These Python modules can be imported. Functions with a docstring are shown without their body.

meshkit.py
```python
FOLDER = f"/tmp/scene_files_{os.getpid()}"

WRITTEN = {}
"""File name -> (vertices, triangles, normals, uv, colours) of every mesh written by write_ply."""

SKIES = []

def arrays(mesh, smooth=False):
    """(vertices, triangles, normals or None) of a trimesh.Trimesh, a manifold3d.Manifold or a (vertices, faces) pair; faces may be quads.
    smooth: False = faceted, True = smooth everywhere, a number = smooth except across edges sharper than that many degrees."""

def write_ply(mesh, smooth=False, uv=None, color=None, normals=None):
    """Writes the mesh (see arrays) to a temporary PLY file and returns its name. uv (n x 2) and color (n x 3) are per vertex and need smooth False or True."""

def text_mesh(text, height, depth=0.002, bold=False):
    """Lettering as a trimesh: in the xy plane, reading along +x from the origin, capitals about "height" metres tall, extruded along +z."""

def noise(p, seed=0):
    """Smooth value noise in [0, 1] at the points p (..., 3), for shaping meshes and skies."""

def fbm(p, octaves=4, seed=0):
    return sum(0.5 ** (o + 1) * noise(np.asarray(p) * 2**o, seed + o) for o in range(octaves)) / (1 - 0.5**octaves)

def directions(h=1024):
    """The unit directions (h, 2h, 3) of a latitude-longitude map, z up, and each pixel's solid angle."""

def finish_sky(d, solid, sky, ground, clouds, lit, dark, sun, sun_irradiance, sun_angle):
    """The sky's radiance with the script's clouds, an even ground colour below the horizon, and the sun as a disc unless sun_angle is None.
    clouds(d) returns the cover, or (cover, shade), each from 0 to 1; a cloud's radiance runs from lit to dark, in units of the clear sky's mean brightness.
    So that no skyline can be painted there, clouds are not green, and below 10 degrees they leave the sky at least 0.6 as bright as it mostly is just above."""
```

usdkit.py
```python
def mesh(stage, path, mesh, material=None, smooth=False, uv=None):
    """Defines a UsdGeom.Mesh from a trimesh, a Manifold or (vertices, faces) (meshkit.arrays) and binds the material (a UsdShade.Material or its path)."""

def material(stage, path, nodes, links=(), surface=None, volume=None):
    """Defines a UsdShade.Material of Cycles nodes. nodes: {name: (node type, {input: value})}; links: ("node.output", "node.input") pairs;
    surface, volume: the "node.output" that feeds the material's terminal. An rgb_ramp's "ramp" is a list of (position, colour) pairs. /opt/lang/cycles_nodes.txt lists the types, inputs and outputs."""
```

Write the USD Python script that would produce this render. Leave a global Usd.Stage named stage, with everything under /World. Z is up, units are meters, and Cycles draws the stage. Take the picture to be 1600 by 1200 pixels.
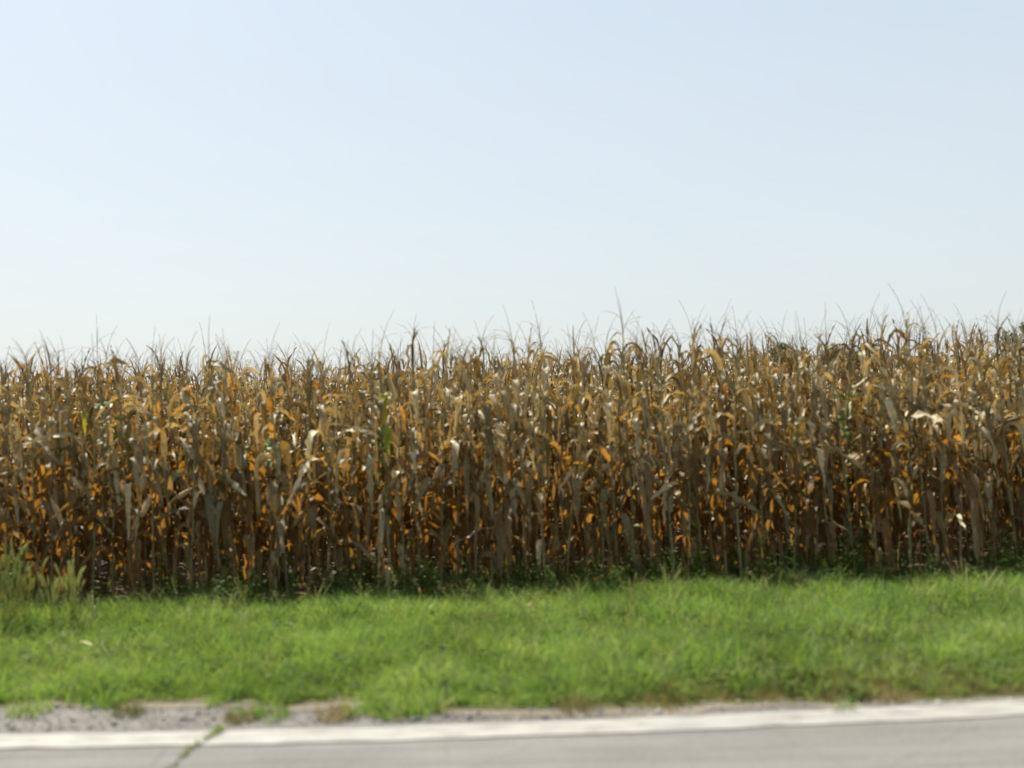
import math, random
import numpy as np, trimesh
import meshkit, usdkit
from pxr import Usd, UsdGeom, UsdLux, UsdShade, Gf, Sdf, Vt

stage = Usd.Stage.CreateInMemory()
UsdGeom.SetStageUpAxis(stage, UsdGeom.Tokens.z)
UsdGeom.SetStageMetersPerUnit(stage, 1.0)
UsdGeom.Xform.Define(stage, '/World')
UsdGeom.Scope.Define(stage, '/World/Looks')

# ------------------------------------------------------------------ camera, sky, sun, exposure
EYE = np.array([0.0, 0.0, 1.62])
HFOV, PITCH, ROLL = 50.0, 1.34, 1.95
EXPOSURE = 0.9
SUN_EL, SUN_AZ = 53.0, -38.0            # azimuth measured from +y (away from the camera) towards +x
SKY_STRENGTH, SUN_INTENSITY = 0.062, 1.25
F_PX = 800 / math.tan(math.radians(HFOV / 2))

p_, r_ = math.radians(PITCH), math.radians(ROLL)
FWD = np.array([0, math.cos(p_), math.sin(p_)])
UP0 = np.array([0, -math.sin(p_), math.cos(p_)])
X0 = np.array([1.0, 0, 0])
RIGHT = math.cos(r_) * X0 - math.sin(r_) * UP0
UP = math.sin(r_) * X0 + math.cos(r_) * UP0
cam = UsdGeom.Camera.Define(stage, '/World/camera')
cam.CreateHorizontalApertureAttr(36.0)
cam.CreateVerticalApertureAttr(27.0)
cam.CreateFocalLengthAttr(18.0 / math.tan(math.radians(HFOV / 2)))
cam.CreateClippingRangeAttr(Gf.Vec2f(0.05, 20000))
cam.CreateExposureAttr(EXPOSURE)
cam.CreateFocusDistanceAttr(22.0)
cam.CreateFStopAttr(38.6 / 43.0)
B = -FWD
cam.AddTransformOp().Set(Gf.Matrix4d(*RIGHT, 0, *UP, 0, *B, 0, *EYE, 1))

el, az = math.radians(SUN_EL), math.radians(SUN_AZ)
SUN = np.array([math.sin(az) * math.cos(el), math.cos(az) * math.cos(el), math.sin(el)])
sky_mat = usdkit.material(stage, '/World/Looks/sky_look', {
    'tc': ('texture_coordinate', {}),
    'sky': ('sky_texture', {'sky_type': 'single_scattering', 'sun_disc': False, 'sun_elevation': el, 'sun_rotation': math.atan2(SUN[0], SUN[1]),
                            'altitude': 100.0, 'air_density': 1.0, 'aerosol_density': 3.0, 'ozone_density': 1.0}),
    'map': ('mapping', {'scale': (1.0, 1.0, 2.5)}),
    'n': ('noise_texture', {'scale': 1.3, 'detail': 4.0, 'roughness': 0.5}),
    'r': ('map_range', {'from_min': 0.3, 'from_max': 0.75, 'to_min': 0.68, 'to_max': 0.74, 'clamp': True}),
    'xyz': ('separate_xyz', {}), 'elev': ('map_range', {'from_min': 0.0, 'from_max': 0.38, 'to_min': 0.0, 'to_max': 1.0, 'clamp': True}),
    'tone': ('mix_color', {'a': (7.7, 8.25, 8.15), 'b': (6.6, 7.6, 8.5), 'use_clamp': False, 'use_clamp_result': False}),
    'veil': ('mix_color', {'use_clamp': False, 'use_clamp_result': False}),
    'bg': ('background_shader', {'strength': SKY_STRENGTH})},
    [('tc.generated', 'xyz.vector'), ('xyz.z', 'elev.value'), ('elev.result', 'tone.fac'), ('tone.result', 'veil.b'), ('tc.generated', 'map.vector'), ('map.vector', 'n.vector'), ('n.fac', 'r.value'), ('r.result', 'veil.fac'), ('sky.color', 'veil.a'), ('veil.result', 'bg.color')], surface='bg.background')
dome = UsdLux.DomeLight.Define(stage, '/World/sky')
UsdShade.MaterialBindingAPI.Apply(dome.GetPrim()).Bind(sky_mat)
dome.GetPrim().SetCustomDataByKey('kind', 'structure')
sun = UsdLux.DistantLight.Define(stage, '/World/sun')
sun.CreateNormalizeAttr(True); sun.CreateIntensityAttr(SUN_INTENSITY); sun.CreateAngleAttr(0.55); sun.CreateColorAttr(Gf.Vec3f(1.0, 0.93, 0.82))
zx = SUN / np.linalg.norm(SUN); xx = np.cross([0, 0, 1.0], zx); xx /= np.linalg.norm(xx); yx = np.cross(zx, xx)
sun.AddTransformOp().Set(Gf.Matrix4d(*xx, 0, *yx, 0, *zx, 0, 0, 0, 50, 1))

# ------------------------------------------------------------------ helpers
rng = np.random.default_rng(7)
used = {}


def numbered(path):
    n = used.get(path, 0); used[path] = n + 1
    return path if n == 0 else f'{path}_{n:03d}'


def tag(prim, label=None, cat=None, group=None, kind=None):
    for k, v in (('label', label), ('category', cat), ('group', group), ('kind', kind)):
        if v: prim.SetCustomDataByKey(k, v)


def obj(name, mesh, mat, parent='/World', smooth=False):
    return usdkit.mesh(stage, numbered(f'{parent}/{name}'), mesh, mat, smooth=smooth)


def thing(name, loc=(0, 0, 0), rz=0, scale=(1, 1, 1), tilt=(0, 0), root='/World'):
    x = UsdGeom.Xform.Define(stage, numbered(f'{root}/{name}'))
    x.AddTranslateOp().Set(Gf.Vec3d(*map(float, loc)))
    x.AddRotateXYZOp().Set(Gf.Vec3f(float(tilt[0]), float(tilt[1]), float(rz)))
    x.AddScaleOp().Set(Gf.Vec3f(*map(float, scale)))
    return x


def copy_of(name, source, loc, rz, scale=(1, 1, 1), tilt=(0, 0)):
    x = thing(name, loc, rz, scale, tilt)
    x.GetPrim().GetReferences().AddInternalReference(source)
    x.GetPrim().SetInstanceable(True)
    return x.GetPrim()


def ray(px, py):
    d = FWD + RIGHT * (px - 800) / F_PX + UP * (600 - py) / F_PX
    return d


def at_y(px, py, y):
    d = ray(px, py); return EYE + d * y / d[1]


def at_ground(px, py, z=0.0):
    d = ray(px, py); return EYE + d * (z - EYE[2]) / d[2]


def px_of(p):
    q = np.asarray(p) - EYE; f = q @ FWD
    return 800 + F_PX * (q @ RIGHT) / f, 600 - F_PX * (q @ UP) / f


def fn(x, y, s, seed=0, o=3):
    x, y = np.broadcast_arrays(np.asarray(x, float), np.asarray(y, float))
    return meshkit.fbm(np.stack([x * s + 100.3, y * s + 57.7, np.full(x.shape, 3.1)], -1), o, seed)


def height(x, y):
    """The lie of the land beyond the road: nearly flat, lumpy turf."""
    x, y = np.asarray(x, float), np.asarray(y, float)
    near = np.clip((y - 5.6) / 0.8, 0, 1) * np.clip((60 - np.abs(y)) / 30, 0, 1)
    return near * ((fn(x, y, 0.6, 3) - 0.5) * 0.09 + (fn(x, y, 2.3, 5) - 0.5) * 0.05) - 0.01


def join(parts):
    vs, fs, n = [], [], 0
    for v, f in parts:
        vs.append(v); fs.append(np.asarray(f) + n); n += len(v)
    return np.vstack(vs), np.vstack(fs)


def strip(center, side, width, normal=None, curl=0.0, across=2, wave=0.0, wave_f=3.0, ph=(0, 0)):
    """A ribbon along the points center; side and normal are unit vectors, width per point, curl the half angle of its section."""
    n = len(center); c = np.linspace(-1, 1, across)
    if curl > 1e-3:
        sx, nz = np.sin(c * curl) / curl, (1 - np.cos(c * curl)) / curl
    else:
        sx, nz = c, np.zeros(across)
    u = np.linspace(0, 1, n)
    wv = wave * np.abs(c)[None, :] * np.sin(wave_f * 2 * math.pi * u[:, None] + np.where(c < 0, ph[0], ph[1])[None, :])
    v = center[:, None] + side[:, None] * (width[:, None] / 2 * sx[None])[..., None]
    if normal is not None:
        v = v + normal[:, None] * (width[:, None] / 2 * nz[None] + wv)[..., None]
    v = v.reshape(-1, 3)
    i, j = np.meshgrid(np.arange(n - 1), np.arange(across - 1), indexing='ij')
    q = np.stack([i * across + j, i * across + j + 1, (i + 1) * across + j + 1, (i + 1) * across + j], -1).reshape(-1, 4)
    return v, np.vstack([q[:, [0, 1, 2]], q[:, [0, 2, 3]]])


def tube(points, radii, sides=6):
    p = np.asarray(points, float)
    t = np.gradient(p, axis=0); t /= np.linalg.norm(t, axis=1, keepdims=True) + 1e-12
    a = np.cross(t, np.where(np.abs(t[:, 2:]) < 0.9, [0, 0, 1.0], [1.0, 0, 0])); a /= np.linalg.norm(a, axis=1, keepdims=True) + 1e-12
    b, ang = np.cross(t, a), np.arange(sides) * 2 * np.pi / sides
    r = np.broadcast_to(np.asarray(radii, float), (len(p),))
    v = (p[:, None] + r[:, None, None] * (np.cos(ang)[None, :, None] * a[:, None] + np.sin(ang)[None, :, None] * b[:, None])).reshape(-1, 3)
    i, j = np.meshgrid(np.arange(len(p) - 1), np.arange(sides), indexing='ij')
    q = np.stack([i * sides + j, i * sides + (j + 1) % sides, (i + 1) * sides + (j + 1) % sides, (i + 1) * sides + j], -1).reshape(-1, 4)
    f = [q[:, [0, 1, 2]], q[:, [0, 2, 3]]]
    last = (len(p) - 1) * sides
    f.append(np.array([[last, last + k, last + k + 1] for k in range(1, sides - 1)]))
    return v, np.vstack(f)


def ribbon(L, W, base, az, a0, a1, sb, k, twist=0.0, twist0=0.0, bend=0.0, curl=0.5, n=13, across=5, wave=0.0, wf=3.0, shape='leaf', r=rng):
    """A leaf: starts at pitch a0 (degrees above level), turns to a1 round the fraction sb of its length (k: how sharply)."""
    u = np.linspace(0, 1, n)
    s0, s1 = 1 / (1 + math.exp(k * sb)), 1 / (1 + math.exp(-k * (1 - sb)))
    g = (1 / (1 + np.exp(-k * (u - sb))) - s0) / (s1 - s0)
    pitch = np.radians(a0 + (a1 - a0) * g)
    head = az + np.radians(bend) * u
    t = np.stack([np.cos(pitch) * np.cos(head), np.cos(pitch) * np.sin(head), np.sin(pitch)], 1)
    c = np.vstack([[0, 0, 0], np.cumsum((t[1:] + t[:-1]) / 2 * L / (n - 1), 0)]) + np.asarray(base)
    side = np.stack([-np.sin(head), np.cos(head), np.zeros(n)], 1)
    nor = np.cross(t, side)
    tw = np.radians(twist0 + twist * u ** 1.3)
    s2 = side * np.cos(tw)[:, None] + nor * np.sin(tw)[:, None]
    n2 = np.cross(t, s2)
    if shape == 'leaf':
        w = W * np.minimum(1, 0.5 + 2.2 * u) * np.clip(1 - u, 0, 1) ** 0.55
    elif shape == 'oval':
        w = W * np.sin(np.pi * np.clip(u, 0.02, 0.985)) ** 0.75
    else:
        w = W * (1 - u) ** 0.7
    w[-1] = max(w[-1], W * 0.04)
    ph = r.uniform(0, 6.28, 2)
    return strip(c, s2, w, n2, curl, across, wave, wf, ph)


# ------------------------------------------------------------------ materials
def leafy(name, ramp, trans, fac=0.4, rough=0.55, spec=0.3, patch=(0.8, 1.25), pscale=0.9, streak=None):
    """Thin vegetation: the ramp runs over the random number of each copy, patch brightens and darkens with a slow noise over the ground."""
    nodes = {
        'oi': ('object_info', {}), 'g': ('geometry', {}), 'tc': ('texture_coordinate', {}),
        'n1': ('noise_texture', {'scale': pscale, 'detail': 3.0}),
        'n2': ('noise_texture', {'scale': 38.0, 'detail': 3.0, 'roughness': 0.6}),
        'add': ('math', {'math_type': 'add'}), 'sub': ('math', {'math_type': 'multiply_add', 'value2': 0.55, 'value3': -0.27}), 'fr': ('math', {'math_type': 'multiply_add', 'value2': 0.9, 'value3': 0.05}),
        'ramp': ('rgb_ramp', {'ramp': ramp}),
        'mr': ('map_range', {'from_min': 0.3, 'from_max': 0.7, 'to_min': patch[0], 'to_max': patch[1], 'clamp': True}),
        'mr2': ('map_range', {'from_min': 0.3, 'from_max': 0.7, 'to_min': 0.72, 'to_max': 1.22, 'clamp': True}),
        'mm': ('math', {'math_type': 'multiply'}),
        'col': ('vector_math', {'math_type': 'scale'}),
        'tr': ('mix_color', {'blend_type': 'multiply', 'fac': 1.0, 'b': trans, 'use_clamp': False}),
        'p': ('principled_bsdf', {'roughness': rough, 'specular_ior_level': spec}),
        't': ('translucent_bsdf', {}), 'mx': ('mix_closure', {'fac': fac})}
    links = [('g.position', 'n1.vector'), ('g.position', 'n2.vector'), ('oi.random', 'fr.value1'), ('fr.value', 'add.value1'), ('n1.fac', 'sub.value1'), ('sub.value', 'add.value2'), ('add.value', 'ramp.fac'),
             ('n1.fac', 'mr.value'), ('n2.fac', 'mr2.value'), ('mr.result', 'mm.value1'), ('mr2.result', 'mm.value2'),
             ('ramp.color', 'col.vector1'), ('mm.value', 'col.scale'), ('col.vector', 'p.base_color'), ('col.vector', 'tr.a'), ('tr.result', 't.color'),
             ('p.BSDF', 'mx.closure1'), ('t.BSDF', 'mx.closure2')]
    return usdkit.material(stage, f'/World/Looks/{name}', nodes, links, surface='mx.closure')


M = {}
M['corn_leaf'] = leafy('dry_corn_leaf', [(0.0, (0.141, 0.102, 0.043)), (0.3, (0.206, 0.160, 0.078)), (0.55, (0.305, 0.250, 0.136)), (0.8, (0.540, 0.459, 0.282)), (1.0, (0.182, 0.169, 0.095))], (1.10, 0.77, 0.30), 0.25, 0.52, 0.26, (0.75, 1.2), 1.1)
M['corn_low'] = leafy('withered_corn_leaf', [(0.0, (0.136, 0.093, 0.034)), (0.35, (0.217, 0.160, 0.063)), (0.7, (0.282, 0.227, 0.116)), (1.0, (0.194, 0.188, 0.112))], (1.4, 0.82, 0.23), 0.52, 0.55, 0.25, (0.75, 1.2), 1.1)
M['corn_green'] = leafy('yellow_green_corn_leaf', [(0.0, (0.27, 0.28, 0.03)), (1.0, (0.31, 0.31, 0.045))], (1.1, 1.0, 0.35), 0.5, 0.5, 0.3)
M['husk'] = leafy('corn_husk', [(0.0, (0.33, 0.22, 0.10)), (1.0, (0.50, 0.38, 0.22))], (1, 0.8, 0.4), 0.15, 0.6, 0.2)
M['stalk'] = leafy('corn_stalk', [(0.0, (0.20, 0.14, 0.06)), (0.5, (0.26, 0.21, 0.10)), (1.0, (0.20, 0.20, 0.095))], (1, 0.8, 0.4), 0.05, 0.5, 0.3)
M['tassel'] = leafy('corn_tassel', [(0.0, (0.24, 0.17, 0.09)), (1.0, (0.42, 0.34, 0.22))], (1, 0.85, 0.6), 0.4, 0.7, 0.2)
M['grass'] = leafy('green_grass', [(0.0, (0.118, 0.195, 0.055)), (0.45, (0.160, 0.255, 0.078)), (0.75, (0.198, 0.28, 0.102)), (1.0, (0.265, 0.295, 0.155))], (1.3, 1.3, 0.5), 0.5, 0.5, 0.3, (0.8, 1.25), 1.1)
M['dry_grass'] = leafy('dry_grass', [(0.0, (0.14, 0.16, 0.05)), (0.5, (0.20, 0.185, 0.075)), (1.0, (0.29, 0.235, 0.125))], (1.1, 1.0, 0.5), 0.35, 0.6, 0.2)
M['seed'] = leafy('seed_head', [(0.0, (0.38, 0.42, 0.13)), (1.0, (0.48, 0.47, 0.20))], (1.1, 1.05, 0.6), 0.4, 0.7, 0.2)
M['pale_blade'] = leafy('pale_grass_blade', [(0.0, (0.20, 0.26, 0.07)), (1.0, (0.25, 0.30, 0.10))], (1.2, 1.2, 0.5), 0.45, 0.6, 0.2)
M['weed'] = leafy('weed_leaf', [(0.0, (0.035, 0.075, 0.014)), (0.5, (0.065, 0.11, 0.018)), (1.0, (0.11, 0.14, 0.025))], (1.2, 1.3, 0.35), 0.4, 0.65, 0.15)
M['vine'] = leafy('vine_leaf', [(0.0, (0.06, 0.14, 0.015)), (1.0, (0.15, 0.21, 0.025))], (1.25, 1.3, 0.3), 0.45, 0.45, 0.35)
M['tree_leaf'] = leafy('tree_leaf', [(0.0, (0.035, 0.06, 0.018)), (1.0, (0.065, 0.09, 0.03))], (1.1, 1.2, 0.4), 0.3, 0.6, 0.2)
M['bark'] = leafy('bark', [(0.0, (0.12, 0.09, 0.06)), (1.0, (0.12, 0.09, 0.06))], (1, 1, 1), 0.0, 0.9, 0.1)


def rough_ground(name, ramp, s1, s2, bump, bdist, rough=0.9, mixramp=None, s3=0.6):
    nodes = {'g': ('geometry', {}), 'n1': ('noise_texture', {'scale': s1, 'detail': 6.0, 'roughness': 0.65}), 'n2': ('noise_texture', {'scale': s2, 'detail': 4.0, 'roughness': 0.7}),
             'n3': ('noise_texture', {'scale': s3, 'detail': 3.0}),
             'r1': ('rgb_ramp', {'ramp': ramp}), 'mr': ('map_range', {'from_min': 0.25, 'from_max': 0.75, 'to_min': 0.75, 'to_max': 1.25}), 'mr3': ('map_range', {'from_min': 0.3, 'from_max': 0.7, 'to_min': 0.9, 'to_max': 1.1}),
             'm': ('math', {'math_type': 'multiply'}), 'c': ('vector_math', {'math_type': 'scale'}), 'b': ('bump', {'strength': bump, 'distance': bdist}),
             'p': ('principled_bsdf', {'roughness': rough, 'specular_ior_level': 0.25})}
    links = [('g.position', 'n1.vector'), ('g.position', 'n2.vector'), ('g.position', 'n3.vector'), ('n1.fac', 'r1.fac'), ('n2.fac', 'mr.value'), ('n3.fac', 'mr3.value'), ('mr.result', 'm.value1'), ('mr3.result', 'm.value2'),
             ('r1.color', 'c.vector1'), ('m.value', 'c.scale'), ('c.vector', 'p.base_color'), ('n2.fac', 'b.height'), ('b.normal', 'p.normal')]
    return usdkit.material(stage, f'/World/Looks/{name}', nodes, links, surface='p.BSDF')


M['soil'] = rough_ground('soil', [(0.3, (0.07, 0.05, 0.032)), (0.7, (0.14, 0.10, 0.06))], 2.0, 40, 0.6, 0.02)
M['thatch'] = rough_ground('thatch', [(0.3, (0.07, 0.085, 0.022)), (0.55, (0.10, 0.10, 0.035)), (0.75, (0.16, 0.125, 0.06))], 3.0, 60, 0.6, 0.01)
M['grit'] = rough_ground('grit', [(0.35, (0.12, 0.112, 0.098)), (0.6, (0.175, 0.164, 0.146))], 3.0, 140, 0.7, 0.008)
M['dirt'] = rough_ground('tan_dirt', [(0.3, (0.125, 0.105, 0.072)), (0.7, (0.19, 0.16, 0.115))], 2.5, 90, 0.6, 0.006)
# old asphalt: pale chippings in a grey binder, drawn out along the traffic, with hairline cracks and a few stains
M['asphalt'] = usdkit.material(stage, '/World/Looks/asphalt', {
    'g': ('geometry', {}), 'mp': ('mapping', {'scale': (0.35, 5.0, 1.0)}), 'n1': ('noise_texture', {'scale': 2.0, 'detail': 5.0, 'roughness': 0.6}),
    'n2': ('noise_texture', {'scale': 0.9, 'detail': 4.0}), 'v': ('voronoi_texture', {'scale': 110.0}), 'v2': ('voronoi_texture', {'feature': 'distance_to_edge', 'scale': 1.1}), 'nd': ('noise_texture', {'scale': 5.0, 'detail': 4.0}),
    'wob': ('mix_vector', {'fac': 0.12}),
    'r': ('rgb_ramp', {'ramp': [(0.3, (0.145, 0.141, 0.129)), (0.7, (0.205, 0.199, 0.184))]}),
    'ms': ('map_range', {'from_min': 0.3, 'from_max': 0.7, 'to_min': 0.86, 'to_max': 1.12, 'clamp': True}), 'mv': ('map_range', {'from_min': 0.0, 'from_max': 0.7, 'to_min': 1.2, 'to_max': 0.75, 'clamp': True}),
    'mc': ('map_range', {'from_min': 0.0, 'from_max': 0.012, 'to_min': 0.84, 'to_max': 1.0, 'clamp': True}),
    'm1': ('math', {'math_type': 'multiply'}), 'm2': ('math', {'math_type': 'multiply'}), 'c': ('vector_math', {'math_type': 'scale'}),
    'b': ('bump', {'strength': 0.4, 'distance': 0.004}), 'p': ('principled_bsdf', {'roughness': 0.85, 'specular_ior_level': 0.25})},
    [('g.position', 'mp.vector'), ('mp.vector', 'n1.vector'), ('g.position', 'n2.vector'), ('g.position', 'v.vector'), ('g.position', 'nd.vector'), ('g.position', 'wob.a'), ('nd.color', 'wob.b'), ('wob.result', 'v2.vector'),
     ('n1.fac', 'r.fac'), ('n2.fac', 'ms.value'), ('v.distance', 'mv.value'), ('v2.distance', 'mc.value'), ('ms.result', 'm1.value1'), ('mv.result', 'm1.value2'), ('m1.value', 'm2.value1'), ('mc.result', 'm2.value2'),
     ('r.color', 'c.vector1'), ('m2.value', 'c.scale'), ('c.vector', 'p.base_color'), ('v.distance', 'b.height'), ('b.normal', 'p.normal')], surface='p.BSDF')
M['tar'] = rough_ground('tar', [(0.3, (0.035, 0.033, 0.032)), (0.7, (0.06, 0.057, 0.053))], 6.0, 120, 0.3, 0.003)
M['stone'] = leafy('stone', [(0.0, (0.13, 0.125, 0.12)), (0.5, (0.21, 0.20, 0.188)), (1.0, (0.36, 0.345, 0.325))], (1, 1, 1), 0.0, 0.85, 0.2)
# worn road paint: the asphalt shows through where the paint has flaked
M['paint'] = usdkit.material(stage, '/World/Looks/road_paint', {
    'g': ('geometry', {}), 'mp': ('mapping', {'scale': (0.5, 1.6, 1.0)}), 'n': ('noise_texture', {'scale': 9.0, 'detail': 6.0, 'roughness': 0.7}), 'n2': ('noise_texture', {'scale': 160.0, 'detail': 3.0}),
    'r': ('rgb_ramp', {'ramp': [(0.33, (0.17, 0.163, 0.145)), (0.42, (0.225, 0.218, 0.195)), (0.56, (0.295, 0.287, 0.26))]}),
    'b': ('bump', {'strength': 0.3, 'distance': 0.002}), 'p': ('principled_bsdf', {'roughness': 0.7, 'specular_ior_level': 0.3})},
    [('g.position', 'mp.vector'), ('mp.vector', 'n.vector'), ('g.position', 'n2.vector'), ('n.fac', 'r.fac'), ('r.color', 'p.base_color'), ('n2.fac', 'b.height'), ('b.normal', 'p.normal')], surface='p.BSDF')


# ------------------------------------------------------------------ the setting
def grid(xs, ys, zf):
    X, Y = np.meshgrid(xs, ys, indexing='ij')
    v = np.stack([X, Y, zf(X, Y)], -1).reshape(-1, 3)
    i, j = np.meshgrid(np.arange(len(xs) - 1), np.arange(len(ys) - 1), indexing='ij'); m = len(ys)
    q = np.stack([i * m + j, (i + 1) * m + j, (i + 1) * m + j + 1, i * m + j + 1], -1).reshape(-1, 4)
    return v, np.vstack([q[:, [0, 1, 2]], q[:, [0, 2, 3]]])


def band(xs, lo, hi, n, zf):
    """A sheet between the curves y = lo(x) and y = hi(x)."""
    l, h = lo(xs), hi(xs); t = np.linspace(0, 1, n)
    Y = l[:, None] * (1 - t) + h[:, None] * t; X = np.repeat(xs[:, None], n, 1)
    v = np.stack([X, Y, zf(X, Y)], -1).reshape(-1, 3)
    i, j = np.meshgrid(np.arange(len(xs) - 1), np.arange(n - 1), indexing='ij')
    q = np.stack([i * n + j, (i + 1) * n + j, (i + 1) * n + j + 1, i * n + j + 1], -1).reshape(-1, 4)
    return v, np.vstack([q[:, [0, 1, 2]], q[:, [0, 2, 3]]])


far = np.array([60, 150, 400, 1000, 3000.0])
xs = np.concatenate([-far[::-1], np.arange(-30, -12, 2.0), np.arange(-12, 12.01, 0.15), np.arange(14, 31, 2.0), far])
ys = np.concatenate([-far[::-1], [-20, -5], np.arange(5.2, 14, 0.12), np.arange(14, 40, 2.0), far])
tag(obj('ground', grid(xs, ys, lambda x, y: height(x, y) - 0.012 - 0.06 * ((y < 5.3) & (np.abs(x) < 200))), M['soil'], smooth=True).GetPrim(), 'bare brown soil of the field under the corn', None, None, 'structure')


def swing(x):
    """The road edge wanders a little."""
    x = np.asarray(x, float)
    return 0.045 + 0.09 * np.minimum((x / 2.5) ** 2, 1.6)


def verge_edge(x):       # where the grass begins: further from the road at the left of the picture
    x = np.asarray(x, float)
    t = 1 / (1 + np.exp((x + 0.9) * 2.2))
    return 5.97 + 0.54 * t + (fn(x, 0 * x, 1.6, 11) - 0.5) * 0.36 + (fn(x, 0 * x, 6, 12) - 0.5) * 0.16


def dirt_edge(x):
    x = np.asarray(x, float)
    return verge_edge(x) - 0.02 - 0.16 * np.clip(fn(x, 0 * x, 1.1, 14) * 1.6 - 0.25, 0, 1)


bx = np.concatenate([[-60, -30], np.arange(-14, 14.01, 0.08), [30, 60]])
tag(obj('verge', band(bx, lambda x: verge_edge(x) - 0.05, lambda x: 9.2 + 0 * x, 40, lambda x, y: height(x, y) + 0.006), M['thatch'], smooth=True).GetPrim(), 'grassy verge between the road and the corn', None, None, 'structure')
tag(obj('dirt_strip', band(bx, lambda x: dirt_edge(x) - 0.04, lambda x: verge_edge(x) + 0.1, 6, lambda x, y: height(x, y) + 0.002), M['dirt'], smooth=True).GetPrim(), 'strip of bare tan dirt along the edge of the grass', None, None, 'structure')
shoulder = UsdGeom.Xform.Define(stage, numbered('/World/gravel_shoulder'))
tag(shoulder.GetPrim(), 'grey gravel shoulder between the white line and the grass', None, None, 'structure')
obj('grit', band(bx, lambda x: 5.45 + 0 * x, lambda x: dirt_edge(x) + 0.02, 10, lambda x, y: height(x, y) - 0.002), M['grit'], '/World/gravel_shoulder', smooth=True)


def pave_edge(x):
    x = np.asarray(x, float)
    return 5.665 + swing(x) + (fn(x, 0 * x, 2.5, 21) - 0.5) * 0.05 + (fn(x, 0 * x, 14, 22) - 0.5) * 0.03


road = UsdGeom.Xform.Define(stage, numbered('/World/road'))
tag(road.GetPrim(), 'pale grey asphalt road with a white line along its edge', None, None, 'structure')
rx = np.concatenate([[-3000, -300, -60, -30], np.arange(-14, 14.01, 0.05), [30, 60, 300, 3000]])
RZ = 0.016
top = band(rx, lambda x: -3.0 + 0 * x, pave_edge, 12, lambda x, y: RZ + 0 * x)
lip = band(rx, pave_edge, lambda x: pave_edge(x) + 0.03, 2, lambda x, y: np.where(y > pave_edge(x) + 0.015, -0.05, RZ))
obj('pavement', join([top, lip]), M['asphalt'], '/World/road')
line_lo = lambda x: 5.372 + swing(x) + (fn(x, 0 * x, 0.7, 31) - 0.5) * 0.05 + (fn(x, 0 * x, 7, 32) - 0.5) * 0.034
line_hi = lambda x: 5.605 + swing(x) + (fn(x, 0 * x, 0.7, 33) - 0.5) * 0.04 + (fn(x, 0 * x, 9, 34) - 0.5) * 0.05
obj('edge_line', band(rx, line_lo, line_hi, 3, lambda x, y: RZ + 0.004 + 0 * x), M['paint'], '/World/road')

seam_hi = lambda x: line_lo(x) - 0.002
seam_lo = lambda x: line_lo(x) - 0.002 - 0.014 * np.clip(fn(x, 0 * np.asarray(x), 1.3, 36) * 2.2 - 0.6, 0.02, 1)
obj('seam', band(rx, seam_lo, seam_hi, 2, lambda x, y: RZ + 0.003 + 0 * x), M['tar'], '/World/road')

# stones of the shoulder: the larger ones one by one, the pebbles as stuff
def stone_mesh(r, size):
    m = trimesh.creation.icosphere(1, 0.5)
    v = m.vertices * (1 + 0.35 * (meshkit.noise(m.vertices * 2.3 + r.uniform(0, 50, 3))[:, None] - 0.5)) * np.array([1, r.uniform(0.65, 0.95), r.uniform(0.45, 0.7)])
    return v * size, np.array(m.faces)


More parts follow.
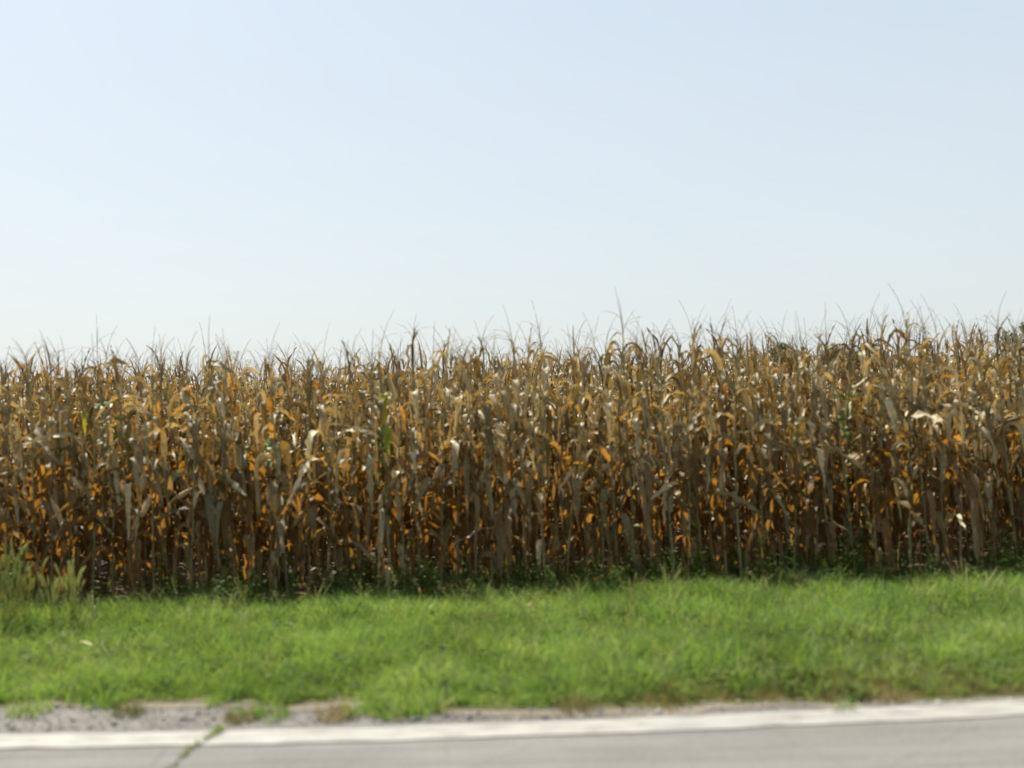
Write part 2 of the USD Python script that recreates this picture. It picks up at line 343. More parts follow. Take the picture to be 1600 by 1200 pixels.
stone_protos = []
UsdGeom.Scope.Define(stage, '/World/Looks')
for k in range(170):
    x = rng.uniform(-4.2, 4.2)
    hi = float(verge_edge(x)) + 0.02
    y = 5.7 + (hi - 5.7) * rng.beta(1.0, 1.4)
    s = 0.022 + 0.035 * rng.beta(1.2, 3.5)
    v, f = stone_mesh(rng, s)
    a = rng.uniform(0, 6.28); c, s_ = math.cos(a), math.sin(a)
    v = v @ np.array([[c, s_, 0], [-s_, c, 0], [0, 0, 1]]) + [x, y, float(height(x, y)) + s * 0.16]
    obj('stone', (v, f), M['stone'], '/World/gravel_shoulder', smooth=50)


def instancer(name, protos, pos, idx, rot=None, scale=None, tilt=None, parent='/World'):
    """protos: list of lists of (mesh, material)."""
    path = numbered(f'{parent}/{name}')
    pi = UsdGeom.PointInstancer.Define(stage, path)
    targets = []
    for i, pieces in enumerate(protos):
        pp = f'{path}/kind_{i:03d}'
        UsdGeom.Xform.Define(stage, pp)
        for j, (m, mat, smooth) in enumerate(pieces):
            usdkit.mesh(stage, f'{pp}/piece_{j:03d}', m, mat, smooth=smooth)
        targets.append(pp)
    pi.CreatePrototypesRel().SetTargets([Sdf.Path(t) for t in targets])
    n = len(pos)
    pi.CreatePositionsAttr(Vt.Vec3fArray.FromNumpy(np.asarray(pos, np.float32)))
    pi.CreateProtoIndicesAttr(Vt.IntArray.FromNumpy(np.asarray(idx, np.int32)))
    rot = np.zeros(n) if rot is None else rot
    tx, ty = (np.zeros(n), np.zeros(n)) if tilt is None else tilt
    # rotation: tilt about x and y, then turn about z
    cz, sz, cx, sx, cy, sy = np.cos(rot / 2), np.sin(rot / 2), np.cos(tx / 2), np.sin(tx / 2), np.cos(ty / 2), np.sin(ty / 2)
    qw = cx * cy * cz + sx * sy * sz; qx = sx * cy * cz - cx * sy * sz; qy = cx * sy * cz + sx * cy * sz; qz = cx * cy * sz - sx * sy * cz
    pi.CreateOrientationsAttr(Vt.QuathArray([Gf.Quath(float(a), float(b), float(c), float(d)) for a, b, c, d in zip(qw, qx, qy, qz)]))
    if scale is not None:
        scale = np.asarray(scale, np.float32)
        pi.CreateScalesAttr(Vt.Vec3fArray.FromNumpy(scale if scale.ndim == 2 else np.repeat(scale[:, None], 3, 1)))
    return pi.GetPrim()


n = 9000
px = rng.uniform(-5, 5, n); ph = verge_edge(px) + 0.05; py = 5.66 + (ph - 5.66) * rng.beta(0.9, 1.5, n)
sc = 0.006 + 0.014 * rng.beta(1.2, 4, n)
pz = height(px, py) + sc * 0.2
tag(instancer('gravel', [[(stone_mesh(rng, 1.0), M['stone'], False)] for _ in range(5)], np.stack([px, py, pz], 1), rng.integers(0, 5, n), rng.uniform(0, 6.28, n), sc), 'small grey gravel strewn along the road edge', 'gravel', None, 'stuff')


# ------------------------------------------------------------------ corn
def corn_parts(r, special=None):
    """(name, mesh, material) of one ripe, dried corn plant about 2 m tall standing at the origin."""
    H = r.uniform(2.02, 2.17); nodes = r.integers(16, 19)
    plane = r.uniform(0, math.pi)
    lean = r.normal(0, 0.035, 2); wob = r.normal(0, 0.012, (4, 2))
    zs = np.linspace(0, H, 12); u = zs / H
    cx = lean[0] * H * u ** 1.5 + np.interp(u, np.linspace(0, 1, 4), wob[:, 0]); cy = lean[1] * H * u ** 1.5 + np.interp(u, np.linspace(0, 1, 4), wob[:, 1])
    cx -= cx[0]; cy -= cy[0]
    at = lambda z: np.array([np.interp(z, zs, cx), np.interp(z, zs, cy), z])
    # stalk with swollen joints
    zz, rr = [], []
    node_z = H * np.linspace(0.015, 0.985, nodes) ** 0.84
    for z in sorted(np.concatenate([[-0.03, H], node_z, node_z - 0.018, node_z + 0.018, (node_z[:-1] + node_z[1:]) / 2])):
        swell = 1.22 if np.min(np.abs(node_z - z)) < 0.004 else 1.0
        zz.append(z); rr.append((0.0135 - 0.0095 * (max(z, 0) / H) ** 1.1) * swell)
    out = [('stalk', tube([at(max(z, 0)) + [0, 0, min(z, 0)] for z in zz], rr, 6), M['stalk'], True)]
    k0 = 1
    for i in range(k0, nodes):
        z = node_z[i] + r.uniform(-0.02, 0.02); q = z / H
        a = plane + math.pi * (i % 2) + r.normal(0, 0.45)
        L = np.interp(q, [0, 0.25, 0.55, 0.85, 1], [0.45, 0.74, 0.78, 0.50, 0.24]) * r.uniform(0.8, 1.15)
        W = np.interp(q, [0, 0.3, 0.6, 0.9, 1], [0.07, 0.115, 0.105, 0.075, 0.045]) * r.uniform(0.8, 1.2)
        kind = r.random(); rolled = False
        if q > 0.86:
            a0, a1, sb, kk = r.uniform(60, 82), r.uniform(-92, -30), r.uniform(0.2, 0.55), r.uniform(9, 22)
            if kind < 0.3: a0, a1, sb, kk, rolled = r.uniform(76, 88), r.uniform(20, 75), r.uniform(0.5, 0.8), 8, True
        elif 0.3 < q < 0.55 and kind > 0.62:      # bent out sideways at the height of the ears
            a0, a1, sb, kk = r.uniform(30, 62), r.uniform(-80, -25), r.uniform(0.25, 0.5), r.uniform(8, 16)
        elif kind < 0.72:    # arches up a little, breaks over and hangs
            a0, a1, sb, kk = r.uniform(45, 76), r.uniform(-95, -74), r.uniform(0.10, 0.34), r.uniform(9, 26)
        elif kind < 0.88:     # hangs straight down along the stalk
            a0, a1, sb, kk = r.uniform(0, 40), r.uniform(-98, -84), r.uniform(0.04, 0.12), r.uniform(20, 40)
        else:                 # long arch held out sideways
            a0, a1, sb, kk = r.uniform(35, 60), r.uniform(-60, -15), r.uniform(0.25, 0.5), r.uniform(7, 12)
        if z < 0.4 and a1 < -60:
            L = min(L, z + 0.25)
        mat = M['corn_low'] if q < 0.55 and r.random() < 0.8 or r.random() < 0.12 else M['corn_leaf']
        base = at(z) + 0.008 * np.array([math.cos(a), math.sin(a), 0])
        curl = r.uniform(0.35, 1.7) if not rolled else r.uniform(2.2, 2.8)
        if z < 0.5: curl = min(curl, 0.8); W *= 0.75
        v, f = ribbon(L, W, base, a, a0, a1, sb, kk, r.normal(0, 75), r.normal(0, 14), r.normal(0, 35), curl, 14, 5, W * r.uniform(0.06, 0.24), r.uniform(2, 6), r=r)
        v[:, 2] = np.maximum(v[:, 2], 0.01 + 0.02 * r.random())
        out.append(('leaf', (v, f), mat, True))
    # ear in its husk, hanging or still upright
    if r.random() < 0.85:
        z = H * r.uniform(0.42, 0.56); a = plane + r.normal(0, 0.5) + math.pi * r.integers(0, 2)
        tilt = math.radians(r.choice([r.uniform(40, 70), r.uniform(-70, -30), r.uniform(-70, -30)]))
        d = np.array([math.cos(a) * math.cos(tilt), math.sin(a) * math.cos(tilt), math.sin(tilt)]); b = at(z) + 0.01 * d
        s = np.linspace(0, 1, 10)
        pts = b + d * (0.04 + 0.24 * s)[:, None]
        ear = tube(np.vstack([b, pts]), np.concatenate([[0.008], 0.029 * np.sin(np.pi * np.clip(0.12 + 0.86 * s, 0, 1)) ** 0.6]), 8)
        pieces = [ear]
        for _ in range(3):
            aa = a + r.normal(0, 1.1)
            pieces.append(ribbon(r.uniform(0.14, 0.24), 0.035, b + d * 0.22, aa, r.uniform(-30, 20), -80, 0.4, 10, r.normal(0, 60), 0, 0, 0.8, 6, 3, r=r))
        out.append(('ear', join(pieces), M['husk'], True))
    # tassel
    topz = at(H); pieces = []; sp = r.uniform(0.28, 0.44)
    la = r.uniform(0, 6.28); dirn = np.array([0.12 * math.cos(la), 0.12 * math.sin(la), 1])
    s = np.linspace(0, 1, 7)
    drift = np.stack([math.cos(la) * 0.10 * s ** 2.5, math.sin(la) * 0.10 * s ** 2.5, 0 * s], 1)
    pieces.append(tube(topz + dirn * (sp * s)[:, None] + drift, 0.0034 - 0.0022 * s, 4))
    for _ in range(r.integers(1, 6)):
        h0 = r.uniform(0.05, 0.30) * sp + 0.03
        aa = r.uniform(0, 6.28); l = r.uniform(0.14, 0.27); a0 = r.uniform(45, 80); a1 = a0 - r.uniform(10, 90)
        pit = np.radians(np.linspace(a0, a1, 6)); t = np.stack([np.cos(pit) * math.cos(aa), np.cos(pit) * math.sin(aa), np.sin(pit)], 1)
        c = topz + dirn * h0 + np.vstack([[0, 0, 0], np.cumsum(t[1:] * l / 5, 0)])
        pieces.append(tube(c, np.linspace(0.0022, 0.0009, 6), 3))
    out.append(('tassel', join(pieces), M['tassel'], False))
    return out


classes, flat = [], []
NV = 34
for v in range(NV):
    parts = corn_parts(np.random.default_rng(100 + v))
    path = f'/World/Looks/corn_kind_{v:03d}'
    stage.CreateClassPrim(path)
    for name, m, mat, sm in parts:
        obj(name, m, mat, path, sm)
    classes.append(path); flat.append(parts)

ROW0, ROWS, PITCH_X, GAP = 10.1, 26, 0.76, 0.165
half = math.tan(math.radians(HFOV / 2))
SINGLE_ROWS = 4
row_words = ['dry tan corn plant in the front row facing the grass verge', 'dry brown corn plant in the second row, just behind the front row',
             'dry brown corn plant in the third row, showing through gaps of the first two', 'dry brown corn plant in the fourth row, showing deep between the nearer stalks']
row_groups = ['corn plants of the front row', 'corn plants of the second row', 'corn plants of the third row', 'corn plants of the fourth row']
# plants of the front row with a look of their own: pixel column, label, how they are built
specials = [(597, 'corn plant with two bright yellow-green leaves among the brown front row', 'green'), (153, 'corn plant at left with a single stretch of yellow-green leaves amid brown ones', 'green'),
            (1418, 'tallest corn plant, its top standing clear above its neighbours on the right', 'tall'),
            (1362, 'corn plant with one long grey-green leaf slanting down to the right across its neighbours', 'slant'), (202, 'corn plant with one long pale leaf slanting down to the left across its neighbours', 'slant_left')]
rest_pos, rest_idx, rest_rot, rest_sc = [], [], [], []
rest_tilt = []
count = 0
r = np.random.default_rng(5)
for row in range(ROWS):
    y0 = ROW0 + PITCH_X * row
    lim = 8.5 + 0.5 * row if row < 12 else half * y0 + 2.0
    x = -lim + r.uniform(0, GAP)
    while x < lim:
        y = y0 + r.normal(0, 0.045); sx = r.uniform(0.95, 1.04); sz = min(1.05, sx * r.uniform(0.96, 1.05))
        lean_ = 2.2 if r.random() < 0.9 else 6.0; ti = r.normal(0, lean_, 2)
        rz = r.uniform(0, 360); k = int(r.integers(0, NV)); z = float(height(x, y)) - 0.005
        px, _ = px_of((x, y, 1.5))
        hit = next((s for s in specials if row == 0 and abs(px - s[0]) < GAP * F_PX / y * 0.65), None)
        if r.random() < 0.05 and not hit:
            x += GAP; continue
        if row < SINGLE_ROWS and abs(x) < half * y + 0.15:
            if hit:
                specials.remove(hit)
                prim = thing('corn_plant', (x, y, z), 0, (sx, sx, sz * (1.10 if hit[2] == 'tall' else 1)))
                rr = np.random.default_rng(int(hit[0]))
                parts = corn_parts(rr, hit[2])
                pp = str(prim.GetPath())
                for name, m, mat, sm in parts:
                    q = obj(name, m, mat, pp, sm)
                if hit[2].startswith('slant'):
                    s = 1 if hit[2] == 'slant' else -1
                    lm = ribbon(1.05, 0.085, (0.012 * s, -0.02, 1.30 if s > 0 else 1.0), math.radians(-18 if s > 0 else 198), 12, -38 if s > 0 else -62, 0.3, 7, 40 * s, 0, 0, 0.7, 16, 5, 0.006, 3, r=rr)
                    obj('leaf', lm, M['corn_leaf'], pp, True)
                if hit[2] == 'green':
                    for zz, ll, ww in (((1.80, 0.34, 0.10), (1.50, 0.34, 0.12)) if hit[0] > 400 else ((1.78, 0.28, 0.055),)):
                        obj('leaf', ribbon(ll, ww, (0.0, -0.09, zz), -math.pi / 2 + rr.normal(0, 0.3), 35, -92, 0.14, 22, rr.normal(0, 18), 0, 0, 0.5, 10, 5, 0.006, 2, r=rr), M['corn_green'], pp, True)
                tag(prim.GetPrim(), hit[1], 'corn plant')
            else:
                prim = copy_of('corn_plant', classes[k], (x, y, z), rz, (sx, sx, sz), ti)
                tag(prim, row_words[row], 'corn plant', row_groups[row])
            count += 1
        else:
            rest_pos.append((x, y, z)); rest_idx.append(k); rest_rot.append(math.radians(rz)); rest_tilt.append(np.radians(ti)); rest_sc.append((sx, sx, sz))
        x += GAP * r.uniform(0.75, 1.25)
print('single corn plants', count, 'rest', len(rest_pos), 'left over specials', specials)
by_mat = []
for parts in flat:
    groups = {}
    for name, m, mat, sm in parts:
        groups.setdefault((str(mat.GetPath()), sm), []).append(m)
    by_mat.append([(join(ms), UsdShade.Material.Get(stage, mp), sm) for (mp, sm), ms in groups.items()])
tag(instancer('corn_field', by_mat, rest_pos, rest_idx, np.array(rest_rot), np.array(rest_sc), tuple(np.array(rest_tilt).T)), 'dry brown corn of the field behind the first four rows', 'corn', None, 'stuff')


# ------------------------------------------------------------------ grass of the verge
def tuft(r, blades, h0, h1, spread, w=0.005, lean=30, n=5):
    parts = []
    for _ in range(blades):
        a = r.uniform(0, 6.28); d = spread * math.sqrt(r.random()); b = r.uniform(0, 6.28)
        L = r.uniform(h0, h1); a0 = 88 - abs(r.normal(0, lean * 0.5)); a1 = a0 - r.uniform(15, 95)
        parts.append(ribbon(L, w * r.uniform(0.7, 1.4), (d * math.cos(a), d * math.sin(a), -0.01), b, a0, a1, r.uniform(0.4, 0.7), 6, r.normal(0, 40), r.uniform(-90, 90), 0, 0, n, 2, shape='blade', r=r))
    return join(parts)


gr = np.random.default_rng(21)
short = [[(tuft(gr, 24, 0.06, 0.15, 0.06, 0.0055), M['grass'], True)] for _ in range(5)]
medium = [[(tuft(gr, 20, 0.11, 0.21, 0.06, 0.007), M['grass'], True)] for _ in range(4)]
dry = [[(tuft(gr, 20, 0.05, 0.12, 0.06, 0.005, 50), M['dry_grass'], True)] for _ in range(3)]
broad = [[(join([ribbon(gr.uniform(0.04, 0.08), gr.uniform(0.018, 0.03), (gr.normal(0, 0.02), gr.normal(0, 0.02), gr.uniform(0.02, 0.09)), gr.uniform(0, 6.28), gr.uniform(0, 40), gr.uniform(-50, 0), 0.5, 5, 0, 0, 0, 0.3, 5, 3, shape='oval', r=gr) for _ in range(9)]), M['weed'], True)] for _ in range(3)]
wisp = []
for _ in range(3):
    ps = []
    for _ in range(5):
        a = gr.uniform(0, 6.28); L = gr.uniform(0.2, 0.34)
        c, f = ribbon(L, 0.0025, (gr.normal(0, 0.02), gr.normal(0, 0.02), 0), a, 84, gr.uniform(10, 60), 0.7, 6, 0, 0, 0, 0, 6, 2, shape='blade', r=gr)
        tip = c.reshape(6, 2, 3).mean(1)
        ps.append(tube(tip, np.array([0.001, 0.001, 0.001, 0.0018, 0.002, 0.0008]), 4))
    wisp.append([(join(ps), M['seed'], False)])
protos = short + medium + dry + broad + wisp
iS, iM, iD, iB, iW = 0, 5, 9, 12, 15
pos, idx, scl = [], [], []
N = 21000
X = gr.uniform(-1, 1, N * 2); Y = gr.uniform(5.5, 9.5, N * 2)
X = X * (half * Y + 1.0)
E = verge_edge(X)
clump = fn(X, Y, 2.2, 41)
dryness = fn(X, Y, 0.7, 43) + 0.42 * np.clip((7.2 - Y) / 1.0, 0, 1) * np.clip((X + 1.0) / 1.5, 0, 1)
u1, u2, u3 = gr.random(N * 2), gr.random(N * 2), gr.random(N * 2)
for x, y, e, c, d, a, b, q in zip(X, Y, E, clump, dryness, u1, u2, u3):
    if y > 8.75 and q > 1 - (y - 8.75) * 1.4: continue
    if y < e:
        if not (y > 5.68 and c > 0.60 and a < 0.16 * (c - 0.55) / 0.1 and (e - y) < 0.35): continue
    elif a > 0.35 + 1.1 * c * np.clip((y - e) / 0.25 + 0.45, 0, 1): continue
    back = np.clip((y - 8.0) / 1.0, 0, 1)
    if b < np.clip((d - 0.53) * 4, 0, 0.8): k = iD + int(q * 3)
    elif b > 0.993: k = iW + int(q * 3)
    elif b > 0.955: k = iB + int(q * 3)
    elif b > 0.9 - 0.55 * back - 0.25 * (c > 0.58): k = iM + int(q * 4)
    else: k = iS + int(q * 5)
    pos.append((x, y, 0)); idx.append(k); scl.append((0.75 + 0.5 * q) * (0.75 + 0.6 * c) * (1 + 0.15 * back) * (0.7 if y < e + 0.15 else 1))
pos = np.array(pos); pos[:, 2] = height(pos[:, 0], pos[:, 1]) + 0.004
print('grass tufts', len(pos))
tag(instancer('grass', protos, pos, idx, gr.uniform(0, 6.28, len(pos)), np.array(scl), (gr.normal(0, 0.12, len(pos)), gr.normal(0, 0.12, len(pos)))), 'bright green grass of the verge between road and corn', 'grass', None, 'stuff')


# ------------------------------------------------------------------ weeds along the foot of the corn
def weed_parts(r, H, nl, size, mats=('weed',), upright=True):
    s = np.linspace(0, 1, 7); la = r.uniform(0, 6.28)
    axis = np.stack([0.12 * H * math.cos(la) * s ** 2, 0.12 * H * math.sin(la) * s ** 2, H * s], 1)
    out = [('stem', tube(axis, 0.004 - 0.0028 * s, 5), M['stalk' if False else mats[0]], True)]
    for i in range(nl):
        q = 0.12 + 0.88 * (i + 0.5) / nl; b = np.array([np.interp(q, s, axis[:, k]) for k in range(3)])
        a = i * 2.4 + r.normal(0, 0.3); L = size * r.uniform(0.7, 1.2) * (1.15 - 0.5 * q)
        out.append(('leaf', ribbon(L, L * r.uniform(0.35, 0.5), b, a, r.uniform(20, 60), r.uniform(-45, 0), 0.45, 6, r.normal(0, 20), 0, 0, 0.35, 7, 3, shape='oval', r=r), M[mats[i % len(mats)]], True))
    return out


wk = []
for i in range(5):
    p = f'/World/Looks/weed_kind_{i:03d}'; stage.CreateClassPrim(p)
    for name, m, mat, sm in weed_parts(np.random.default_rng(300 + i), 0.42, 12 + 2 * i, 0.10, ('weed', 'weed', 'vine')): obj(name, m, mat, p, sm)
    wk.append(p)
weeds = [(930, 905, 1.15, 'tall green leafy weed under the corn, left one of a pair near the middle'), (985, 905, 1.1, 'slim green leafy weed under the corn, right one of a pair near the middle'),
         (1092, 905, 1.0, 'dark green leafy weed in the shade under the corn, right of the middle'), (1350, 893, 1.25, 'bushy dark green weed in front of pale stalks on the right'),
         (1185, 905, 0.9, 'low green weed against the corn between the middle and the right'), (1320, 893, 0.8, 'small green weed beside the bushy one on the right'), (1578, 893, 0.9, 'green leafy weed at the foot of the corn at the right edge'),
         (360, 935, 1.0, 'yellow-green leafy weed under the corn on the left'), (400, 938, 0.7, 'small yellow-green weed at the grass edge left of the middle'), (455, 940, 0.8, 'low bright green weed under the corn left of the middle'),
         (560, 935, 0.85, 'dark green weed between two stalk bases left of the middle'), (640, 925, 0.9, 'green weed with yellowing leaves under the corn near the middle'), (735, 930, 0.7, 'small green weed at the edge of the corn shade near the middle'),
         (255, 940, 0.9, 'dark green weed in the corn shade beside the pale seeding grass'), (1450, 888, 0.7, 'low green weed under the corn on the far right')]
wr = np.random.default_rng(9)
for i, (px, py, s, label) in enumerate(weeds):
    y = wr.uniform(9.3, 9.9); P = at_y(px, py, y)
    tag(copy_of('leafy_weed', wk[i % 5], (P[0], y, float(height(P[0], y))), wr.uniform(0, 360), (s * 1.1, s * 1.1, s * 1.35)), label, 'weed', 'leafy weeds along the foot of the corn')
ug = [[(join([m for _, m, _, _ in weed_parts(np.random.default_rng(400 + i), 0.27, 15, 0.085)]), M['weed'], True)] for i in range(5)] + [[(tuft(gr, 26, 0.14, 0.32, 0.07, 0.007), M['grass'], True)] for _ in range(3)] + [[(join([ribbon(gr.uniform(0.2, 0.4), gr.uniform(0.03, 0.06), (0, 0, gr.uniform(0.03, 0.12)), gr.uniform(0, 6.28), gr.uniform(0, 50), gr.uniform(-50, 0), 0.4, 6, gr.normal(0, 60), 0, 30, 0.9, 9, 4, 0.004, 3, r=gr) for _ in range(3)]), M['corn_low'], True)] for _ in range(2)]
n = 2900
ux = gr.uniform(-7, 7, n); uy = 9.0 + 2.6 * gr.beta(1.0, 1.5, n)
keep = fn(ux, uy, 1.4, 51) > 0.43
ux, uy = ux[keep], uy[keep]; n = len(ux)
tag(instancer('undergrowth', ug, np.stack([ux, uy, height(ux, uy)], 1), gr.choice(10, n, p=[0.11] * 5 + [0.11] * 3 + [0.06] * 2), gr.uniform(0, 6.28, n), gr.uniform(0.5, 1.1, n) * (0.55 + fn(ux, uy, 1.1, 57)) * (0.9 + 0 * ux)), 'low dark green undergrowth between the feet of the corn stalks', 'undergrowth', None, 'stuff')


# pale seeding grass at the left edge
def foxtail(r, stems, H, spread):
    stem, heads, blades = [], [], []
    for _ in range(stems):
        a, d = r.uniform(0, 6.28), spread * math.sqrt(r.random()); b = r.uniform(0, 6.28); L = H * r.uniform(0.7, 1.1)
        c, _ = ribbon(L, 0.003, (d * math.cos(a), d * math.sin(a), 0), b, 88, r.uniform(62, 84), 0.75, 6, 0, 0, 0, 0, 8, 2, shape='blade', r=r)
        c = c.reshape(8, 2, 3).mean(1)
        stem.append(tube(c, 0.0016, 3))
        t = c[-1] - c[-2]; t /= np.linalg.norm(t); hl = r.uniform(0.09, 0.15)
        s = np.linspace(0, 1, 6)
        heads.append(tube(c[-1] + t * (hl * s)[:, None] + np.array([0, 0, -0.018])[None] * (s ** 2)[:, None], 0.0075 * np.sin(np.pi * np.clip(0.08 + 0.86 * s, 0, 1)) ** 0.6, 5))
        for _ in range(2):
            blades.append(ribbon(r.uniform(0.14, 0.26), 0.009, c[r.integers(0, 4)], r.uniform(0, 6.28), r.uniform(68, 85), r.uniform(0, 60), 0.5, 6, r.normal(0, 30), 0, 0, 0.2, 7, 2, shape='blade', r=r))
    return join(stem), join(heads), join(blades)


fox = [(4, 1000, 8.35, 70, 0.60, 0.13, 'largest clump of pale seeding grass, at the left edge in front of the corn'), (36, 1000, 8.45, 24, 0.48, 0.07, 'clump of pale seeding grass close beside the largest one at the left edge'),
       (80, 1000, 8.4, 12, 0.38, 0.035, 'narrow tuft of pale seeding grass, the middle one of those at the left'), (112, 1000, 8.4, 26, 0.46, 0.045, 'tuft of pale seeding grass standing furthest right of the tall ones at the left'),
       (146, 1000, 8.3, 5, 0.24, 0.03, 'short tuft of seeding grass right of the tall pale ones at the left')]
for px, py, y, st, H, sp, label in fox:
    P = at_y(px, py, y); g = thing('seeding_grass', (P[0], y, float(height(P[0], y))))
    a, b, c = foxtail(np.random.default_rng(px), st, H, sp); gp = str(g.GetPath())
    obj('stems', a, M['seed'], gp); obj('seed_heads', b, M['seed'], gp, True); obj('blades', c, M['pale_blade'], gp, True)
    tag(g.GetPrim(), label, 'grass', 'pale seeding grass at the left')

# single tufts that stand out
tufts = [(200, 1112, 'brown', 0.85, 'dead brown grass tuft on the gravel at the left'), (375, 1122, 'brown', 0.8, 'brownish grass tuft on the gravel just above the grassy crack'), (525, 1118, 'olive', 1.0, 'dull green grass tuft alone on the gravel left of the middle'),
         (440, 1092, 'green', 1.25, 'bright green grass tuft jutting over the gravel left of the middle'), (45, 1112, 'green', 1.15, 'bright green grass tuft by the gravel near the left edge'), (345, 1094, 'green', 0.8, 'green grass tuft at the tan dirt, above the grassy crack'),
         (900, 1108, 'brown', 1.0, 'brownish dry grass clump at the gravel edge right of the middle'), (1395, 1094, 'olive', 0.8, 'olive dry grass tuft by the gravel on the right'), (585, 1090, 'green', 0.9, 'green grass tuft between the gravel and the verge near the middle'),
         (1180, 1030, 'pale', 1.2, 'pale straw-coloured grass tuft amid the green verge on the right'), (1015, 975, 'brown', 0.8, 'small brown grass clump amid the bright verge right of the middle')]
for px, py, kind, s, label in tufts:
    P = at_ground(px, py); rr = np.random.default_rng(px)
    g = thing('grass_tuft', (P[0], P[1], float(height(P[0], P[1]))))
    gp = str(g.GetPath())
    mat = {'brown': M['dry_grass'], 'olive': M['dry_grass'], 'green': M['grass'], 'pale': M['seed']}[kind]
    obj('blades', tuft(rr, 110, 0.06 * s, 0.16 * s, 0.11 * s, 0.006, 55 if kind != 'green' else 40), mat, gp, True)
    obj('dead_blades', tuft(rr, 14, 0.05 * s, 0.12 * s, 0.12 * s, 0.005, 70), M['dry_grass' if kind != 'pale' else 'seed'], gp, True)
    tag(g.GetPrim(), label, 'grass tuft')

# grass that grows in a crack across the white line
A, Bp = at_ground(342, 1141, RZ), at_ground(255, 1206, RZ)
g = thing('crack_grass', (A[0], A[1], 0)); gp = str(g.GetPath())
rr = np.random.default_rng(3); s = np.linspace(0, 1, 30)
path = (Bp - A)[None] * s[:, None]; path[:, 0] += 0.012 * np.sin(9 * s) + 0.008 * np.sin(23 * s); path[:, 2] = RZ + 0.007
sd = np.repeat([[-(Bp - A)[1], (Bp - A)[0], 0]], 30, 0); sd /= np.linalg.norm(sd[0])
obj('crack', strip(path, sd, 0.005 + 0.006 * np.sin(17 * s) ** 2), M['tar'], gp)
bl = []
for i in range(300):
    q = rr.random() ** 1.8
    if math.sin(q * 31) + math.sin(q * 13 + 1) < -0.9: continue
    b = np.array([np.interp(q, s, path[:, k]) for k in range(3)]) + [rr.normal(0, 0.010), rr.normal(0, 0.008), 0]
    bl.append(ribbon(rr.uniform(0.025, 0.065) * (1 - 0.5 * q), 0.0045, b, rr.uniform(0, 6.28), rr.uniform(25, 80), rr.uniform(-30, 30), 0.5, 6, rr.normal(0, 30), 0, 0, 0.2, 5, 2, shape='blade', r=rr))
obj('blades', join(bl), M['pale_blade'], gp, True)
tag(g.GetPrim(), 'thin strip of green grass growing in a crack across the white line', 'grass')

# long arching blade and fallen corn leaves in the verge
P = at_y(1262, 925, 8.95)
g = thing('arching_blade', (P[0], 8.95, float(height(P[0], 8.95))))
obj('blade', ribbon(0.55, 0.028, (0, 0, 0), -0.15, 74, -35, 0.45, 5, 10, 0, 0, 0.4, 14, 3, shape='blade', r=rr), M['grass'], str(g.GetPath()), True)
obj('blade', ribbon(0.3, 0.02, (0, 0, 0), 2.6, 80, 20, 0.5, 5, 10, 0, 0, 0.4, 10, 3, shape='blade', r=rr), M['grass'], str(g.GetPath()), True)
tag(g.GetPrim(), 'long broad green blade arching to the right at the foot of the corn', 'grass blade')
for i, (px, py, label) in enumerate([(997, 938, 'short pale dry corn leaf lying in the verge just below the corn'), (826, 950, 'pale dry corn leaf lying at the verge top near the middle'), (670, 957, 'thin pale corn leaf lying in the grass left of the middle'),
                                    (1272, 935, 'pale corn leaf lying in the grass below the long arching blade'), (445, 978, 'pale dry leaf lying in the grass at centre left'), (735, 970, 'straw-coloured corn leaf lying in the verge near the middle'),
                                    (125, 1007, 'pale dry leaf lying in the grass below the seeding grass')]):
    P = at_ground(px, py, 0.10)
    g = obj('fallen_leaf', ribbon(rr.uniform(0.12, 0.22), rr.uniform(0.025, 0.04), (P[0], P[1], P[2] + 0.02), rr.normal(0.2, 0.5), rr.uniform(0, 25), rr.uniform(-30, -5), 0.5, 6, rr.normal(0, 60), 0, 20, 0.5, 9, 4, 0.002, 3, r=rr), M['corn_leaf'], smooth=True)
    tag(g.GetPrim(), label, 'leaf')

# vines that climb the corn
for px, py0, py1, nl, label in [(592, 775, 668, 26, 'bright green vine climbing the stalk below the yellow-green corn leaves'), (418, 730, 668, 14, 'yellow-green vine climbing high in the corn left of the middle'), (372, 800, 705, 10, 'dark green vine climbing in the corn on the left'),
                                (1322, 705, 600, 12, 'green vine climbing a stalk on the right'), (1235, 770, 640, 9, 'thin yellow-green vine climbing in the corn right of the middle'), (160, 700, 625, 8, 'yellow-green vine high in the corn near the left edge')]:
    y = ROW0 - 0.12; a, b = at_y(px, py0, y), at_y(px + 4, py1, y)
    base = np.array([a[0], y, float(height(a[0], y))]); rr = np.random.default_rng(px)
    g = thing('climbing_vine', tuple(base)); gp = str(g.GetPath())
    s = np.linspace(0, 1, 26); z1 = b[2] - base[2]; zl = a[2] - base[2]
    ax = np.stack([0.02 * np.sin(14 * s) + (b[0] - a[0]) * s, 0.025 * np.cos(14 * s), z1 * s], 1)
    obj('stem', tube(ax, 0.003, 4), M['weed'], gp, True)
    for i in range(nl):
        q = (zl + (z1 - zl) * (i + rr.random()) / nl) / z1
        p = np.array([np.interp(q, s, ax[:, k]) for k in range(3)]) + [rr.normal(0, 0.04), rr.normal(-0.02, 0.02), 0]
        L = rr.uniform(0.05, 0.095)
        obj('leaf', ribbon(L, L * 0.75, p, rr.uniform(math.pi, 2 * math.pi), rr.uniform(-10, 40), rr.uniform(-85, -40), 0.4, 6, rr.normal(0, 20), 0, 0, 0.4, 7, 3, shape='oval', r=rr), M['vine'], gp, True)
    tag(g.GetPrim(), label, 'vine')


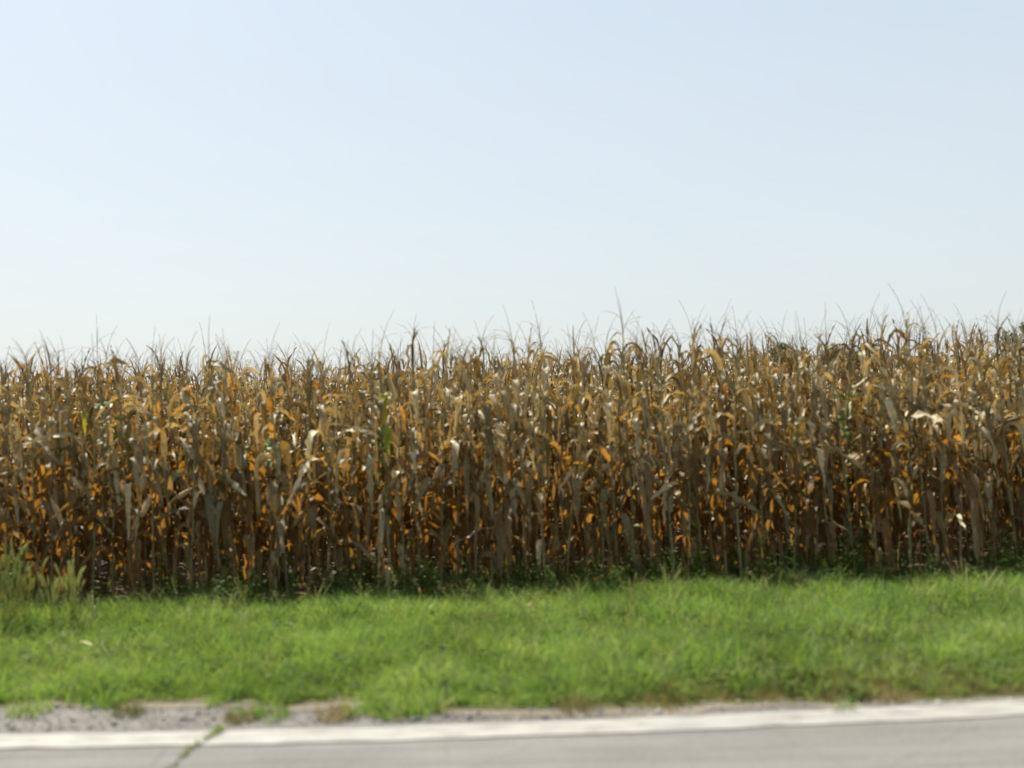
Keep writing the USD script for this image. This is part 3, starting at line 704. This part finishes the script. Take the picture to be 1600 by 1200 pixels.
# ------------------------------------------------------------------ far trees that just clear the corn
def tree(px, py_top, y, w, label, seed):
    T = at_y(px, py_top, y); rr = np.random.default_rng(seed); H = T[2]
    g = thing('far_tree', (T[0], y, 0)); gp = str(g.GetPath())
    s = np.linspace(0, 1, 8)
    limbs = [tube(np.stack([0.3 * np.sin(3 * s), 0 * s, H * 0.75 * s], 1), 0.35 - 0.28 * s, 8)]
    cl = []
    for k in range(14):
        a = rr.uniform(0, 6.28); zc = H * rr.uniform(0.42, 0.88); rad = w / 2 * math.sqrt(rr.random()) * (1.2 - 0.7 * abs(zc / H - 0.55) / 0.45)
        c = np.array([rad * math.cos(a), rad * math.sin(a), zc]); cl.append((c, w * rr.uniform(0.16, 0.26)))
        st = np.array([0, 0, zc * 0.6]); limbs.append(tube(st + (c - st) * s[:, None], 0.13 - 0.11 * s, 5))
    cl.append((np.array([0, 0, H - w * 0.16]), w * 0.16))
    obj('trunk', join(limbs), M['bark'], gp, True)
    n = 2600; ci = rr.integers(0, len(cl), n); d = rr.normal(0, 1, (n, 3)); d /= np.linalg.norm(d, axis=1, keepdims=True)
    c = np.array([x[0] for x in cl])[ci] + d * (np.array([x[1] for x in cl])[ci] * rr.uniform(0.5, 1.0, n) ** 0.5)[:, None] * [1, 1, 0.85]
    e1 = rr.normal(0, 1, (n, 3)); e1 /= np.linalg.norm(e1, axis=1, keepdims=True); e2 = np.cross(e1, rr.normal(0, 1, (n, 3))); e2 /= np.linalg.norm(e2, axis=1, keepdims=True)
    sz = rr.uniform(0.18, 0.4, n)[:, None]
    v = np.stack([c - e1 * sz, c - e2 * sz * 0.6, c + e1 * sz, c + e2 * sz * 0.6], 1).reshape(-1, 3)
    q = np.arange(n * 4).reshape(-1, 4)
    obj('crown', (v, q), M['tree_leaf'], gp)
    tag(g.GetPrim(), label, 'tree', 'far trees beyond the corn field')


tree(1222, 534, 230, 9, 'far tree just showing above the corn tops, leftmost of those on the right', 1)
tree(1308, 536, 235, 8, 'far tree just showing above the corn, between two others on the right', 2)
tree(1356, 532, 228, 8, 'far tree crest above the corn just left of the tallest corn plant', 3)
tree(1606, 499, 215, 10, 'tallest far tree, dark at the right edge above the corn', 4)
tree(-8, 596, 240, 10, 'far tree at the left edge behind the corn tops', 5)
